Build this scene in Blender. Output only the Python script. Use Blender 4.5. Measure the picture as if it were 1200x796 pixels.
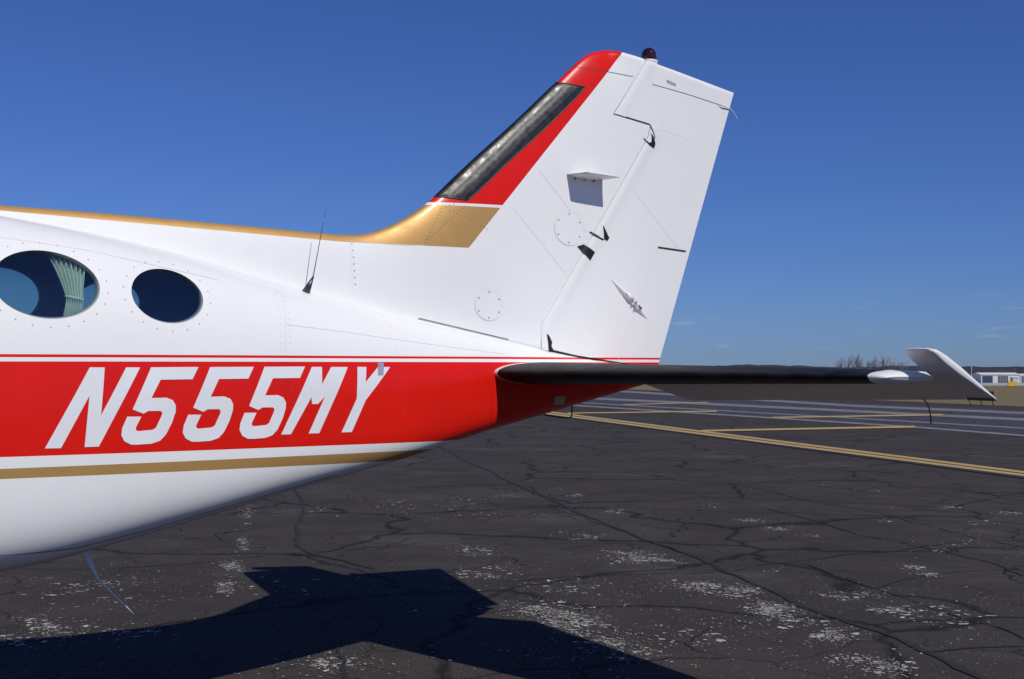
import bpy, bmesh, math, random
import numpy as np
from mathutils import Vector, Matrix
random.seed(7)
scene = bpy.context.scene
for o in list(bpy.data.objects): bpy.data.objects.remove(o)

# ------------------------------------------------------------------ camera, sky, sun, exposure
F_PX, CAM_H, HORIZON = 1423.2, 1.6166, 445.52            # focal length in photo pixels (1200 wide), eye height
PITCH = math.atan((HORIZON-398)/F_PX)
cam_d = bpy.data.cameras.new('camera'); cam = bpy.data.objects.new('camera', cam_d)
scene.collection.objects.link(cam); scene.camera = cam
cam.location = (0, 0, CAM_H); cam.rotation_euler = (math.pi/2+PITCH, 0, 0)
cam_d.sensor_width = 36; cam_d.lens = 36*F_PX/1200; cam_d.clip_start = .05; cam_d.clip_end = 20000

SUN = Vector((.592906, -.715533, 1.0)).normalized()      # towards the sun
EL = math.asin(SUN.z); ROT = math.atan2(SUN.x, SUN.y)
world = bpy.data.worlds.new('World'); scene.world = world; world.use_nodes = True
wn = world.node_tree.nodes; wl = world.node_tree.links; wn.clear()
w_out = wn.new('ShaderNodeOutputWorld'); w_bg = wn.new('ShaderNodeBackground'); w_bg.inputs['Strength'].default_value = .074
sky = wn.new('ShaderNodeTexSky'); sky.sky_type = 'NISHITA'; sky.sun_disc = False
sky.sun_elevation = EL; sky.sun_rotation = ROT; sky.altitude = 300; sky.air_density = 1.0; sky.dust_density = .35; sky.ozone_density = 3.5
# small fair-weather clouds low all round the horizon
tc = wn.new('ShaderNodeTexCoord'); mp = wn.new('ShaderNodeMapping'); mp.inputs['Scale'].default_value = (9, 9, 62)
nz = wn.new('ShaderNodeTexNoise'); nz.inputs['Scale'].default_value = 2.1; nz.inputs['Detail'].default_value = 7; nz.inputs['Roughness'].default_value = .55
rp = wn.new('ShaderNodeValToRGB'); rp.color_ramp.elements[0].position = .60; rp.color_ramp.elements[1].position = .80
sx = wn.new('ShaderNodeSeparateXYZ')
e1 = wn.new('ShaderNodeMapRange'); e1.inputs['From Min'].default_value = .008; e1.inputs['From Max'].default_value = .025
e2 = wn.new('ShaderNodeMapRange'); e2.inputs['From Min'].default_value = .075; e2.inputs['From Max'].default_value = .045
mu = wn.new('ShaderNodeMath'); mu.operation = 'MULTIPLY'; mu2 = wn.new('ShaderNodeMath'); mu2.operation = 'MULTIPLY'
mu3 = wn.new('ShaderNodeMath'); mu3.operation = 'MULTIPLY'; mu3.inputs[1].default_value = .55
mix = wn.new('ShaderNodeMix'); mix.data_type = 'RGBA'; mix.inputs[7].default_value = (5.0, 5.6, 7.6, 1)
hsv = wn.new('ShaderNodeMix'); hsv.data_type = 'RGBA'; hsv.blend_type = 'MULTIPLY'; hsv.inputs[0].default_value = 1; hsv.inputs[7].default_value = (.38, .56, 1.06, 1)   # deep blue cast of the clear cold air
wl.new(tc.outputs['Generated'], mp.inputs['Vector']); wl.new(mp.outputs['Vector'], nz.inputs['Vector']); wl.new(nz.outputs['Fac'], rp.inputs['Fac'])
wl.new(tc.outputs['Generated'], sx.inputs[0]); wl.new(sx.outputs['Z'], e1.inputs['Value']); wl.new(sx.outputs['Z'], e2.inputs['Value'])
wl.new(e1.outputs[0], mu.inputs[0]); wl.new(e2.outputs[0], mu.inputs[1]); wl.new(mu.outputs[0], mu2.inputs[0]); wl.new(rp.outputs['Color'], mu2.inputs[1])
wl.new(mu2.outputs[0], mu3.inputs[0]); wl.new(mu3.outputs[0], mix.inputs[0])
wl.new(sky.outputs['Color'], hsv.inputs[6]); wl.new(hsv.outputs[2], mix.inputs[6]); wl.new(mix.outputs[2], w_bg.inputs['Color']); wl.new(w_bg.outputs[0], w_out.inputs['Surface'])

sun_d = bpy.data.lights.new('sun', 'SUN'); sun = bpy.data.objects.new('sun', sun_d); scene.collection.objects.link(sun)
sun_d.energy = 3.4; sun_d.angle = math.radians(.53); sun_d.color = (1, .955, .87)
sun.rotation_euler = (-SUN).to_track_quat('-Z', 'Y').to_euler()
sun.location = (10, -12, 20)
scene.view_settings.view_transform = 'Standard'; scene.view_settings.look = 'None'
scene.view_settings.exposure = 0; scene.view_settings.gamma = 1; scene.view_settings.use_curve_mapping = False

# ------------------------------------------------------------------ helpers
COL = scene.collection
def link(name, me, mats, parent=None, smooth=True):
    o = bpy.data.objects.new(name, me); COL.objects.link(o)
    for m in (mats if isinstance(mats, (list, tuple)) else [mats]): me.materials.append(m)
    if parent: o.parent = parent
    if smooth and len(me.polygons): me.polygons.foreach_set('use_smooth', [True]*len(me.polygons))
    return o
def mesh(name, verts, faces, mats, parent=None, smooth=True, fix=True, weld=0):
    me = bpy.data.meshes.new(name); me.from_pydata([tuple(v) for v in verts], [], faces)
    if fix or weld:
        bm = bmesh.new(); bm.from_mesh(me)
        if weld: bmesh.ops.remove_doubles(bm, verts=bm.verts, dist=weld)
        if fix: bmesh.ops.recalc_face_normals(bm, faces=bm.faces)
        bm.to_mesh(me); bm.free()
    me.update()
    return link(name, me, mats, parent, smooth)
def sharp(o, deg=35):
    me = o.data; bm = bmesh.new(); bm.from_mesh(me)
    for e in bm.edges: e.smooth = not (len(e.link_faces) == 2 and e.calc_face_angle(0) > math.radians(deg))
    bm.to_mesh(me); bm.free(); return o
def loft(name, rings, mats, parent=None, caps=True, smooth=True, closed=True):
    n = len(rings[0]); v = [p for r in rings for p in r]; f = []
    for i in range(len(rings)-1):
        for j in range(n if closed else n-1):
            k = (j+1) % n; f.append((i*n+j, i*n+k, (i+1)*n+k, (i+1)*n+j))
    if caps: f.append(tuple(range(n))[::-1]); f.append(tuple((len(rings)-1)*n+j for j in range(n)))
    return mesh(name, v, f, mats, parent, smooth)
def tube(name, pts, rad, mat, parent=None, seg=8):
    pts = [Vector(p) for p in pts]; rad = rad if isinstance(rad, (list, tuple)) else [rad]*len(pts); rings = []
    for i, p in enumerate(pts):
        d = (pts[min(i+1, len(pts)-1)]-pts[max(i-1, 0)]).normalized()
        a = d.orthogonal().normalized() if i == 0 else (a-d*a.dot(d)).normalized()
        b = d.cross(a); rings.append([p+(a*math.cos(2*math.pi*k/seg)+b*math.sin(2*math.pi*k/seg))*rad[i] for k in range(seg)])
    return loft(name, rings, mat, parent)
def box(name, c, s, mat, parent=None, bev=0.0, rz=0.0):
    bm = bmesh.new(); bmesh.ops.create_cube(bm, size=1)
    bmesh.ops.scale(bm, vec=s, verts=bm.verts)
    if bev: bmesh.ops.bevel(bm, geom=bm.edges[:], offset=bev, segments=2, affect='EDGES')
    bmesh.ops.rotate(bm, cent=(0, 0, 0), matrix=Matrix.Rotation(rz, 3, 'Z'), verts=bm.verts)
    bmesh.ops.translate(bm, vec=c, verts=bm.verts)
    me = bpy.data.meshes.new(name); bm.to_mesh(me); bm.free()
    return link(name, me, mat, parent, False)
def empty(name, loc=(0, 0, 0), rz=0.0):
    o = bpy.data.objects.new(name, None); COL.objects.link(o); o.location = loc; o.rotation_euler = (0, 0, rz); o.empty_display_size = .3
    return o
def tag(o, label=None, cat=None, group=None, kind=None):
    if label: o['label'] = label
    if cat: o['category'] = cat
    if group: o['group'] = group
    if kind: o['kind'] = kind
    return o
def gp(x, y):                                            # where the sight line of a photo pixel meets the ground
    u = (x-600)/F_PX; v = (398-y)/F_PX; c, s = math.cos(PITCH), math.sin(PITCH)
    k = -CAM_H/(s+v*c); return Vector((u*k, (c-v*s)*k, 0))
def far(x, dist, up=0.0):                                # point at a given distance in the direction of a photo column
    return Vector(((x-600)/F_PX*dist, dist, up))

# ------------------------------------------------------------------ materials
class NT:
    def __init__(s, name):
        s.m = bpy.data.materials.new(name); s.m.use_nodes = True; s.t = s.m.node_tree; s.n = s.t.nodes
        s.b = s.n['Principled BSDF']; s.co = None
    def new(s, k, **kw):
        q = s.n.new(k)
        for a, b in kw.items(): setattr(q, a, b)
        return q
    def put(s, sock, v):
        if hasattr(v, 'is_output'): s.t.links.new(v, sock)
        else: sock.default_value = (tuple(v)+(1,))[:4] if isinstance(v, (tuple, list)) and sock.type == 'RGBA' else v
    def obj(s):
        if not s.co: s.co = s.new('ShaderNodeTexCoord').outputs['Object']
        return s.co
    def sep(s):
        if not hasattr(s, '_s'): s._s = s.new('ShaderNodeSeparateXYZ'); s.put(s._s.inputs[0], s.obj())
        return s._s.outputs
    def math(s, op, a, b=0.0, c=None):
        q = s.new('ShaderNodeMath', operation=op); s.put(q.inputs[0], a); s.put(q.inputs[1], b)
        if c is not None: s.put(q.inputs[2], c)
        return q.outputs[0]
    def noise(s, scale, detail=4, rough=.5, vec=None, dist=0.0):
        q = s.new('ShaderNodeTexNoise'); s.put(q.inputs['Vector'], vec or s.obj()); q.inputs['Scale'].default_value = scale
        q.inputs['Detail'].default_value = detail; q.inputs['Roughness'].default_value = rough; q.inputs['Distortion'].default_value = dist
        return q.outputs['Fac']
    def mapping(s, scale=(1, 1, 1), rot=(0, 0, 0), loc=(0, 0, 0)):
        q = s.new('ShaderNodeMapping'); s.put(q.inputs['Vector'], s.obj()); q.inputs['Scale'].default_value = scale; q.inputs['Rotation'].default_value = rot; q.inputs['Location'].default_value = loc
        return q.outputs[0]
    def rng(s, v, a, b, c=0.0, d=1.0):
        q = s.new('ShaderNodeMapRange'); s.put(q.inputs[0], v)
        for i, x in zip((1, 2, 3, 4), (a, b, c, d)): q.inputs[i].default_value = x
        return q.outputs[0]
    def mix(s, f, a, b, mode='MIX'):
        q = s.new('ShaderNodeMix', data_type='RGBA', blend_type=mode); s.put(q.inputs[0], f); s.put(q.inputs[6], a); s.put(q.inputs[7], b)
        return q.outputs[2]
    def above(s, p, q):                                   # 1 where the point lies above the line p-q in the aircraft's side view
        sl = (q[1]-p[1])/(q[0]-p[0]); x, y, z = s.sep()
        return s.math('GREATER_THAN', s.math('SUBTRACT', z, s.math('MULTIPLY', x, sl)), p[1]-sl*p[0])
    def bump(s, h, dist, strength=1.0):
        q = s.new('ShaderNodeBump'); q.inputs['Distance'].default_value = dist; q.inputs['Strength'].default_value = strength
        s.put(q.inputs['Height'], h); s.put(s.b.inputs['Normal'], q.outputs[0])
def plain(name, col, rough=.5, metal=0.0, coat=0.0, var=0.0, vs=20):
    m = NT(name); m.b.inputs['Roughness'].default_value = rough; m.b.inputs['Metallic'].default_value = metal; m.b.inputs['Coat Weight'].default_value = coat
    if var:
        n = m.noise(vs, 5, .6); m.put(m.b.inputs['Base Color'], m.mix(m.rng(n, .3, .7), tuple(c*(1-var) for c in col), tuple(min(c*(1+var), 1) for c in col)))
    else: m.put(m.b.inputs['Base Color'], col)
    return m.m
WHITE, RED, GOLD = (.80, .80, .79), (.70, .011, .005), (.48, .282, .098)
def paint(name, kind):
    m = NT(name); A = m.above; mul = lambda a, b: m.math('MULTIPLY', a, b); inv = lambda a: m.math('SUBTRACT', 1.0, a)
    n1 = m.noise(1.6, 4, .6); n2 = m.noise(14, 6, .65)
    c = m.mix(m.rng(n1, .3, .7), tuple(v*.965 for v in WHITE), WHITE)
    c = m.mix(m.rng(n2, .62, .8, 0, .06), c, (.55, .53, .50))
    red = m.mix(m.rng(n1, .3, .7), tuple(v*.93 for v in RED), tuple(v*1.05 for v in RED))
    gold = m.mix(m.rng(n1, .3, .7), tuple(v*.95 for v in GOLD), tuple(v*1.04 for v in GOLD)); metal = None
    thT, thB, bT = ((-2.9, 1.719), (-.28, 1.743)), ((-2.9, 1.707), (-.285, 1.731)), ((-2.9, 1.690), (-.29, 1.714))
    if kind in ('body', 'rudder'):
        bB, gT, gB = ((-2.89, 1.314), (-.86, 1.301)), ((-2.89, 1.268), (-.84, 1.259)), ((-2.89, 1.228), (-1.05, 1.211))
        r = m.math('MAXIMUM', mul(A(*bB), inv(A(*bT))), mul(A(*thB), inv(A(*thT)))); c = m.mix(r, c, red)
        if kind == 'body': metal = mul(A(*gB), inv(A(*gT))); c = m.mix(metal, c, gold)
    if kind == 'fin':
        le = A((-.347, 2.348), (.79, 3.617)); wl_ = ((-.579, 2.592), (-.13, 2.604)); gt = ((-.606, 2.576), (-.141, 2.588))
        c = m.mix(mul(le, A(*wl_)), c, red)
        metal = mul(mul(le, inv(A(*gt))), mul(A((-2.786, 2.367), (-1.094, 2.337)), A((-.347, 2.348), (-1.094, 2.337)))); c = m.mix(metal, c, gold)
    m.put(m.b.inputs['Base Color'], c)
    m.put(m.b.inputs['Roughness'], m.rng(n2, .3, .8, .24, .40))
    if metal is not None: m.put(m.b.inputs['Metallic'], mul(metal, .30)); m.put(m.b.inputs['Roughness'], m.math('MULTIPLY_ADD', metal, .16, m.rng(n2, .3, .8, .24, .40)))
    m.b.inputs['Coat Weight'].default_value = .10; m.b.inputs['Coat Roughness'].default_value = .12
    m.b.inputs['Specular IOR Level'].default_value = .2
    m.bump(m.noise(4.2, 2, .5), .004, .42)
    return m.m
M = {}
M['body'], M['fin'], M['rudder'], M['tail'] = paint('paint_fuselage', 'body'), paint('paint_fin', 'fin'), paint('paint_rudder', 'rudder'), paint('paint_tailplane', 'plain')
M['letter'] = plain('letter_white', (.78, .79, .80), .35, coat=.3, var=.03, vs=6)
M['black'] = plain('black_gap', (.008, .008, .009), .6)
M['rubber'] = plain('black_rubber', (.018, .018, .020), .42, var=.4, vs=30)
M['seam'] = plain('seam_grey', (.71, .71, .71), .6)
M['seamdark'] = plain('seam_dark', (.03, .03, .03), .6)
M['metal'] = plain('bare_metal', (.45, .45, .46), .38, .8, var=.2)
M['steel'] = plain('dark_steel', (.10, .10, .105), .35, .7)
M['redseam'] = plain('seam_red', (.36, .02, .015), .5); M['rivet'] = plain('rivet_paint', (.52, .52, .52), .4); M['screw'] = plain('screw_grey', (.44, .44, .45), .45); M['rim'] = plain('window_rim', (.40, .42, .44), .4)
M['rivetred'] = plain('rivet_red', (.50, .05, .04), .4)
M['tape'] = plain('grey_tape', (.42, .42, .45), .35, .3, var=.15, vs=60)
M['lining'] = plain('cabin_lining', (.05, .065, .085), .9)
M['curtain'] = plain('curtain_cloth', (.86, .86, .80), .9)
m = NT('boot_rubber'); x_, y_, z_ = m.sep()
nb = m.noise(19, 7, .7); nb2 = m.noise(4, 4, .6); along = m.math('ADD', m.math('MULTIPLY', x_, .740), m.math('MULTIPLY', z_, .672))
dist = m.math('SUBTRACT', m.math('SUBTRACT', m.math('MULTIPLY', x_, .672), m.math('MULTIPLY', z_, .740)), .672*-.535-.740*2.616)
dist = m.math('ADD', dist, m.math('MULTIPLY', m.math('SUBTRACT', nb2, .5), .03))
band = m.math('MULTIPLY', m.rng(dist, .028, .042), m.rng(dist, .092, .078))          # scuffed band where the rubber has greyed
wear = m.math('MULTIPLY', band, m.rng(nb, .36, .58, .25, 1))
c = m.mix(wear, (.009, .009, .010), (.085, .077, .068)); c = m.mix(m.math('MULTIPLY', m.rng(nb, .56, .64, 0, .85), band), c, (.27, .255, .23))
m.put(m.b.inputs['Base Color'], c); m.put(m.b.inputs['Roughness'], m.rng(nb, .3, .7, .26, .55))
m.bump(m.math('ADD', nb, m.math('MULTIPLY', m.math('SINE', m.math('MULTIPLY', dist, 190)), .25)), .0022, .45); M['boot'] = m.m
m = NT('boot_black'); nb = m.noise(9, 5, .6)
m.put(m.b.inputs['Base Color'], m.mix(m.rng(nb, .4, .75), (.007, .007, .008), (.03, .029, .028))); m.put(m.b.inputs['Roughness'], m.rng(nb, .3, .7, .42, .6)); m.b.inputs['Specular IOR Level'].default_value = .15; m.bump(m.noise(30, 3), .0015, .4); M['bootblack'] = m.m
m = NT('beacon_glass'); m.put(m.b.inputs['Base Color'], (.035, .001, .003)); m.b.inputs['Roughness'].default_value = .06; m.b.inputs['Coat Weight'].default_value = 1; M['beacon'] = m.m
m = NT('window_glass')
g = m.new('ShaderNodeBsdfGlossy'); g.inputs['Roughness'].default_value = .03; g.inputs['Color'].default_value = (.85, .85, .82, 1)
tr = m.new('ShaderNodeBsdfTransparent'); tr.inputs['Color'].default_value = (.60, .76, .74, 1)
fr = m.new('ShaderNodeFresnel'); fr.inputs['IOR'].default_value = 1.55; ms = m.new('ShaderNodeMixShader')
m.put(ms.inputs[0], m.math('MULTIPLY_ADD', fr.outputs[0], 1.7, .095)); m.put(ms.inputs[1], tr.outputs[0]); m.put(ms.inputs[2], g.outputs[0])
m.put(m.n['Material Output'].inputs['Surface'], ms.outputs[0]); M['glass'] = m.m
import numpy as np
# stations along the aircraft: aft coordinate, half width, crown height, keel height, section exponent
BODY = [(-9.15,.03,1.42,1.30,2.0),(-8.9,.22,1.62,1.08,2.0),(-8.2,.48,1.86,.86,2.1),(-7.2,.63,2.12,.74,2.2),
 (-6.2,.69,2.40,.73,2.3),(-5.0,.71,2.45,.71,2.4),(-3.8,.70,2.42,.750,2.4),(-2.8,.650,2.34,.819,2.4),(-2.1,.575,2.24,.946,2.4),
 (-1.5,.480,2.11,1.075,2.4),(-.9,.385,1.985,1.192,2.35),(-.3,.285,1.875,1.327,2.3),(.3,.175,1.78,1.445,2.2),(.75,.09,1.72,1.538,2.1),(1.0,.035,1.69,1.59,2.0)]
_B = np.array(BODY)
def _pchip(x, xs, ys):
    h = np.diff(xs); d = np.diff(ys)/h; m = np.zeros(len(xs))
    m[0] = d[0]; m[-1] = d[-1]
    for i in range(1, len(xs)-1):
        if d[i-1]*d[i] > 0:
            w1 = 2*h[i]+h[i-1]; w2 = h[i]+2*h[i-1]
            m[i] = (w1+w2)/(w1/d[i-1]+w2/d[i])
    k = min(max(int(np.searchsorted(xs, x))-1, 0), len(xs)-2)
    s = (x-xs[k])/h[k]
    return ((2*s**3-3*s**2+1)*ys[k]+(s**3-2*s**2+s)*h[k]*m[k]+(-2*s**3+3*s**2)*ys[k+1]+(s**3-s**2)*h[k]*m[k+1])
def station(t): return tuple(float(_pchip(t, _B[:,0], _B[:,j])) for j in range(1,5))
def low_exp(t, e): return e+2.4*min(max((.9-t)/1.6, 0), 1)          # flatter sides and a rounder keel below the waist
def waist(t, zt, zb): return zb+(zt-zb)*(.5-.09*min(max((.6-t)/1.5, 0), 1))
def body_ring(t, n, inset=0.0):
    w, zt, zb, e0 = station(t); zc = waist(t, zt, zb); e1 = low_exp(t, e0)
    w = max(w-inset, .004); out = []
    for i in range(n):
        a = 2*math.pi*i/n; c, s = math.cos(a), math.sin(a); e = e0 if s >= 0 else e1; h = max((zt-zc if s >= 0 else zc-zb)-inset, .004)
        out.append((t, -math.copysign(abs(c)**(2/e), c)*w, zc+math.copysign(abs(s)**(2/e), s)*h))
    return out
def side(t, z):            # half width of the fuselage skin at station t and height z
    w, zt, zb, e = station(t); zc = waist(t, zt, zb); h = zt-zc if z >= zc else zc-zb
    q = min(abs((z-zc)/h), .9999); e = e if z >= zc else low_exp(t, e)
    return w*(1-q**e)**(1/e)

# ------------------------------------------------------------------ the ground
def flat(name, pts, z, mat, parent=None): return mesh(name, [(p[0], p[1], z) for p in pts], [tuple(range(len(pts)))], mat, parent, False)
m = NT('dry_grass'); n1 = m.noise(.06, 6, .65); n2 = m.noise(1.5, 5, .7)
c = m.mix(m.rng(n1, .35, .65), (.19, .145, .085), (.14, .12, .065)); c = m.mix(m.rng(n2, .3, .75, 0, .6), c, (.23, .185, .115))
m.put(m.b.inputs['Base Color'], c); m.b.inputs['Roughness'].default_value = 1; m.b.inputs['Specular IOR Level'].default_value = .05; m.bump(n2, .15, 1); M['grass'] = m.m
def asphalt(name, a, b, fine=.35):
    m = NT(name); n1 = m.noise(.22, 5, .6); n2 = m.noise(55, 4, .7); n3 = m.noise(190, 3, .7); n4 = m.noise(1.1, 6, .65)
    c = m.mix(m.rng(n1, .35, .65), a, b); c = m.mix(m.rng(n4, .38, .66, 0, .75), c, tuple(v*.62 for v in a))
    c = m.mix(m.rng(n2, .45, .8, 0, fine), c, tuple(v*2.6 for v in b)); c = m.mix(m.rng(n3, .70, .80, 0, fine*.7), c, (.17, .16, .16))
    patch = m.math('MULTIPLY', m.rng(m.noise(.55, 6, .68), .54, .70), m.rng(m.noise(70, 5, .78), .50, .60))
    c = m.mix(m.math('MULTIPLY', patch, fine*2), c, (.24, .225, .215))
    # hairline cracks
    wv = m.new('ShaderNodeVectorMath', operation='ADD'); nv = m.new('ShaderNodeTexNoise'); m.put(nv.inputs['Vector'], m.obj()); nv.inputs['Scale'].default_value = .9; nv.inputs['Detail'].default_value = 6
    sc = m.new('ShaderNodeVectorMath', operation='SCALE'); m.put(sc.inputs[0], nv.outputs['Color']); sc.inputs['Scale'].default_value = .95
    m.put(wv.inputs[0], m.obj()); m.put(wv.inputs[1], sc.outputs[0])
    vo = m.new('ShaderNodeTexVoronoi', feature='DISTANCE_TO_EDGE'); m.put(vo.inputs['Vector'], wv.outputs[0]); vo.inputs['Scale'].default_value = .31
    vo2 = m.new('ShaderNodeTexVoronoi', feature='DISTANCE_TO_EDGE'); m.put(vo2.inputs['Vector'], wv.outputs[0]); vo2.inputs['Scale'].default_value = .95
    k1 = m.rng(vo.outputs['Distance'], .003, .017, 1, 0); k2 = m.math('MULTIPLY', m.rng(vo2.outputs['Distance'], .004, .014, 1, 0), m.rng(n1, .42, .55, 0, .8))
    crack = m.math('MAXIMUM', m.math('MULTIPLY', k1, .72), k2)
    c = m.mix(crack, c, (.012, .011, .012)); m.put(m.b.inputs['Base Color'], c)
    m.b.inputs['Roughness'].default_value = .88; m.b.inputs['Specular IOR Level'].default_value = .06
    m.bump(m.math('SUBTRACT', m.math('ADD', n2, n3), m.math('MULTIPLY', crack, 2.0)), .004, .9)
    return m.m
M['asphalt'] = asphalt('apron_asphalt', (.046, .039, .037), (.061, .053, .050), .5)
M['asphalt2'] = asphalt('taxiway_asphalt', (.060, .058, .075), (.075, .073, .09), .2)
M['pale'] = plain('worn_concrete', (.165, .157, .157), .9, var=.25, vs=.8)
M['palethin'] = plain('worn_white_line', (.175, .17, .17), .9, var=.35, vs=2)
m = NT('yellow_marking'); n1 = m.noise(6, 6, .7); m.put(m.b.inputs['Base Color'], m.mix(m.rng(n1, .5, .72, 0, .7), (.46, .32, .10), (.12, .10, .075))); m.b.inputs['Roughness'].default_value = .8; M['yellow'] = m.m
M['blackline'] = plain('black_marking_edge', (.022, .02, .022), .8, var=.3, vs=4)
M['tar'] = plain('tar_seal', (.013, .012, .013), .95, var=.3, vs=12)
m = NT('pale_fleck'); m.put(m.b.inputs['Base Color'], m.mix(m.rng(m.noise(8, 3), .35, .65), (.28, .26, .245), (.55, .52, .48))); m.b.inputs['Roughness'].default_value = .9; M['fleck'] = m.m

tag(flat('ground', [(-9000, -3000), (9000, -3000), (9000, 9000), (-9000, 9000)], -.02, M['grass']), kind='structure')
A, B = gp(760, 457.5), gp(1200, 476.5); d = (B-A).normalized()
P1, P2 = A-d*900, B+d*400
tag(flat('apron', [P1, P2, (P2.x, -120, 0), (P1.x, -120, 0)], 0, M['asphalt']), kind='structure')
def strip(name, top, bot, z, mat, parent=None, ext=(0, 0)):
    t = [gp(*p) for p in top]; b = [gp(*p) for p in bot]
    if ext[0]: t.insert(0, t[0]+(t[0]-t[1]).normalized()*ext[0]); b.insert(0, b[0]+(b[0]-b[1]).normalized()*ext[0])
    if ext[1]: t.append(t[-1]+(t[-1]-t[-2]).normalized()*ext[1]); b.append(b[-1]+(b[-1]-b[-2]).normalized()*ext[1])
    n = len(t); v = [(p.x, p.y, z) for p in t+b]; f = [(i, i+1, n+i+1, n+i) for i in range(n-1)]
    return mesh(name, v, f, mat, parent, False)
tw = strip('taxiway', [(760, 459.5), (1000, 472.5), (1200, 481)], [(760, 480), (1000, 497), (1200, 511)], .004, M['asphalt2'], None, (300, 60)); tag(tw, kind='structure')
for i, (a, b, w) in enumerate([([(790, 461.5), (1000, 474.5), (1200, 483)], 2.6, 'pale'), ([(740, 468), (960, 478.6), (1200, 490.5)], 3.0, 'pale'), ([(750, 475.5), (960, 487.5), (1200, 501.5)], 1.3, 'palethin'), ([(742, 479), (940, 491.5), (1072, 500), (1200, 510)], 1.9, 'palethin')]):
    s_ = strip('pavement_joint_band', [(x, y) for x, y in a], [(x, y+b*(.55+.45*x/1200)) for x, y in a], .008+.001*i, M[w], None, (40, 30)); tag(s_, kind='structure')
def yellow(top, bot, z, cuts=((0, 1),), lab='', ext=(0, 0)):
    e = None
    for k, (u, v) in enumerate(cuts):
        t = [(p[0], p[1]+(q[1]-p[1])*u) for p, q in zip(top, bot)]; b = [(p[0], p[1]+(q[1]-p[1])*v) for p, q in zip(top, bot)]
        s_ = strip('yellow_line', t, b, z, M['yellow'], None, ext); tag(s_, kind='structure')
bl = strip('black_line_border', [(560, 470.5), (816, 503.4), (1200, 551.6)], [(560, 476.2), (816, 510.5), (1200, 561.5)], .013, M['blackline'], None, (30, 14)); tag(bl, kind='structure')
yellow([(560, 471.6), (816, 504.6), (1200, 553.3)], [(560, 475.0), (816, 509.3), (1200, 559.3)], .017, ((0, .40), (.58, 1)), ext=(30, 14))
yellow([(822, 504.6), (1072, 499.6)], [(822, 506.6), (1072, 501.8)], .020)
yellow([(905, 489.2), (1105, 485.8)], [(905, 490.6), (1105, 487.4)], .021)
yellow([(665, 484.2), (840, 481.8)], [(665, 485.4), (840, 483.1)], .022)
yellow([(730, 474.3), (830, 471.5)], [(730, 475.2), (830, 472.4)], .023)
# far pale service road and its kerb strip
tag(strip('service_road', [(700, 447.6), (1400, 448.6)], [(700, 449.8), (1400, 453.2)], .0, plain('pale_concrete', (.36, .36, .37), .9, var=.1, vs=.2), None, (300, 200)), kind='structure')

# sealed cracks: wandering strips of tar
rc = random.Random(3)
def crack(px, w, z=.006, jit=.035, name='sealed_crack'):
    pts = [gp(*p) for p in px]; path = []
    for a, b in zip(pts, pts[1:]):
        n = max(2, int((b-a).length/.14)); s = (b-a).normalized().cross(Vector((0, 0, 1)))
        for i in range(n): path.append(a+(b-a)*(i/n))
    path.append(pts[-1]); j1 = j2 = 0; v = []
    for i, p in enumerate(path):
        d_ = (path[min(i+1, len(path)-1)]-path[max(i-1, 0)]).normalized(); s = d_.cross(Vector((0, 0, 1)))
        j1 = j1*.85+rc.gauss(0, jit*.5); ww = w*rc.uniform(.45, 1.25)*(.3 if i in (0, len(path)-1) else 1)
        q = p+s*j1; v += [(q.x+s.x*ww/2, q.y+s.y*ww/2, z), (q.x-s.x*ww/2, q.y-s.y*ww/2, z)]
    o = mesh(name, v, [(2*i, 2*i+2, 2*i+3, 2*i+1) for i in range(len(path)-1)], M['tar'], None, False); tag(o, kind='structure'); return o
CR = [([(505, 520), (600, 566), (660, 592), (720, 617), (780, 641), (850, 669), (900, 690), (960, 715), (1015, 738), (1060, 757), (1110, 777), (1160, 798), (1200, 815)], .075),
 ([(0, 667), (110, 668), (230, 660), (330, 650), (470, 640), (590, 628), (700, 620)], .020), ([(300, 630), (400, 626), (520, 622), (600, 620), (720, 612)], .016),
 ([(560, 684), (660, 676), (760, 673), (840, 671), (855, 671)], .022), ([(855, 671), (900, 663), (935, 660), (1000, 650), (1060, 646), (1120, 636), (1200, 634)], .022),
 ([(935, 660), (985, 676), (1030, 690), (1075, 706), (1130, 725), (1180, 738), (1215, 755)], .028), ([(1030, 690), (1060, 680), (1100, 674), (1200, 667)], .02),
 ([(1080, 765), (1140, 759), (1215, 757)], .026), ([(895, 595), (960, 612), (1000, 627), (1060, 638), (1095, 645), (1150, 657), (1215, 678)], .026),
 ([(860, 567), (950, 588), (1020, 599), (1090, 615), (1150, 632), (1215, 645)], .024), ([(690, 566), (800, 578), (895, 595)], .018), ([(1010, 560), (1060, 572), (1120, 582), (1215, 595)], .022),
 ([(860, 632), (950, 632), (1030, 630), (1095, 645)], .018), ([(345, 560), (352, 600), (346, 622), (352, 646), (385, 655), (440, 668)], .06), ([(385, 655), (330, 648), (300, 652)], .02),
 ([(400, 752), (410, 775), (415, 800), (418, 830)], .045), ([(440, 575), (560, 590), (640, 596), (745, 625)], .015), ([(620, 650), (690, 640), (760, 634), (800, 648)], .016), ([(980, 741), (1000, 742), (1016, 739)], .03),
 ([(720, 530), (860, 545), (1000, 552), (1120, 566)], .02), ([(600, 540), (760, 552), (900, 570)], .018), ([(40, 690), (140, 695), (260, 690)], .012)]
for px, w in CR: crack(px, w*.8)

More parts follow.
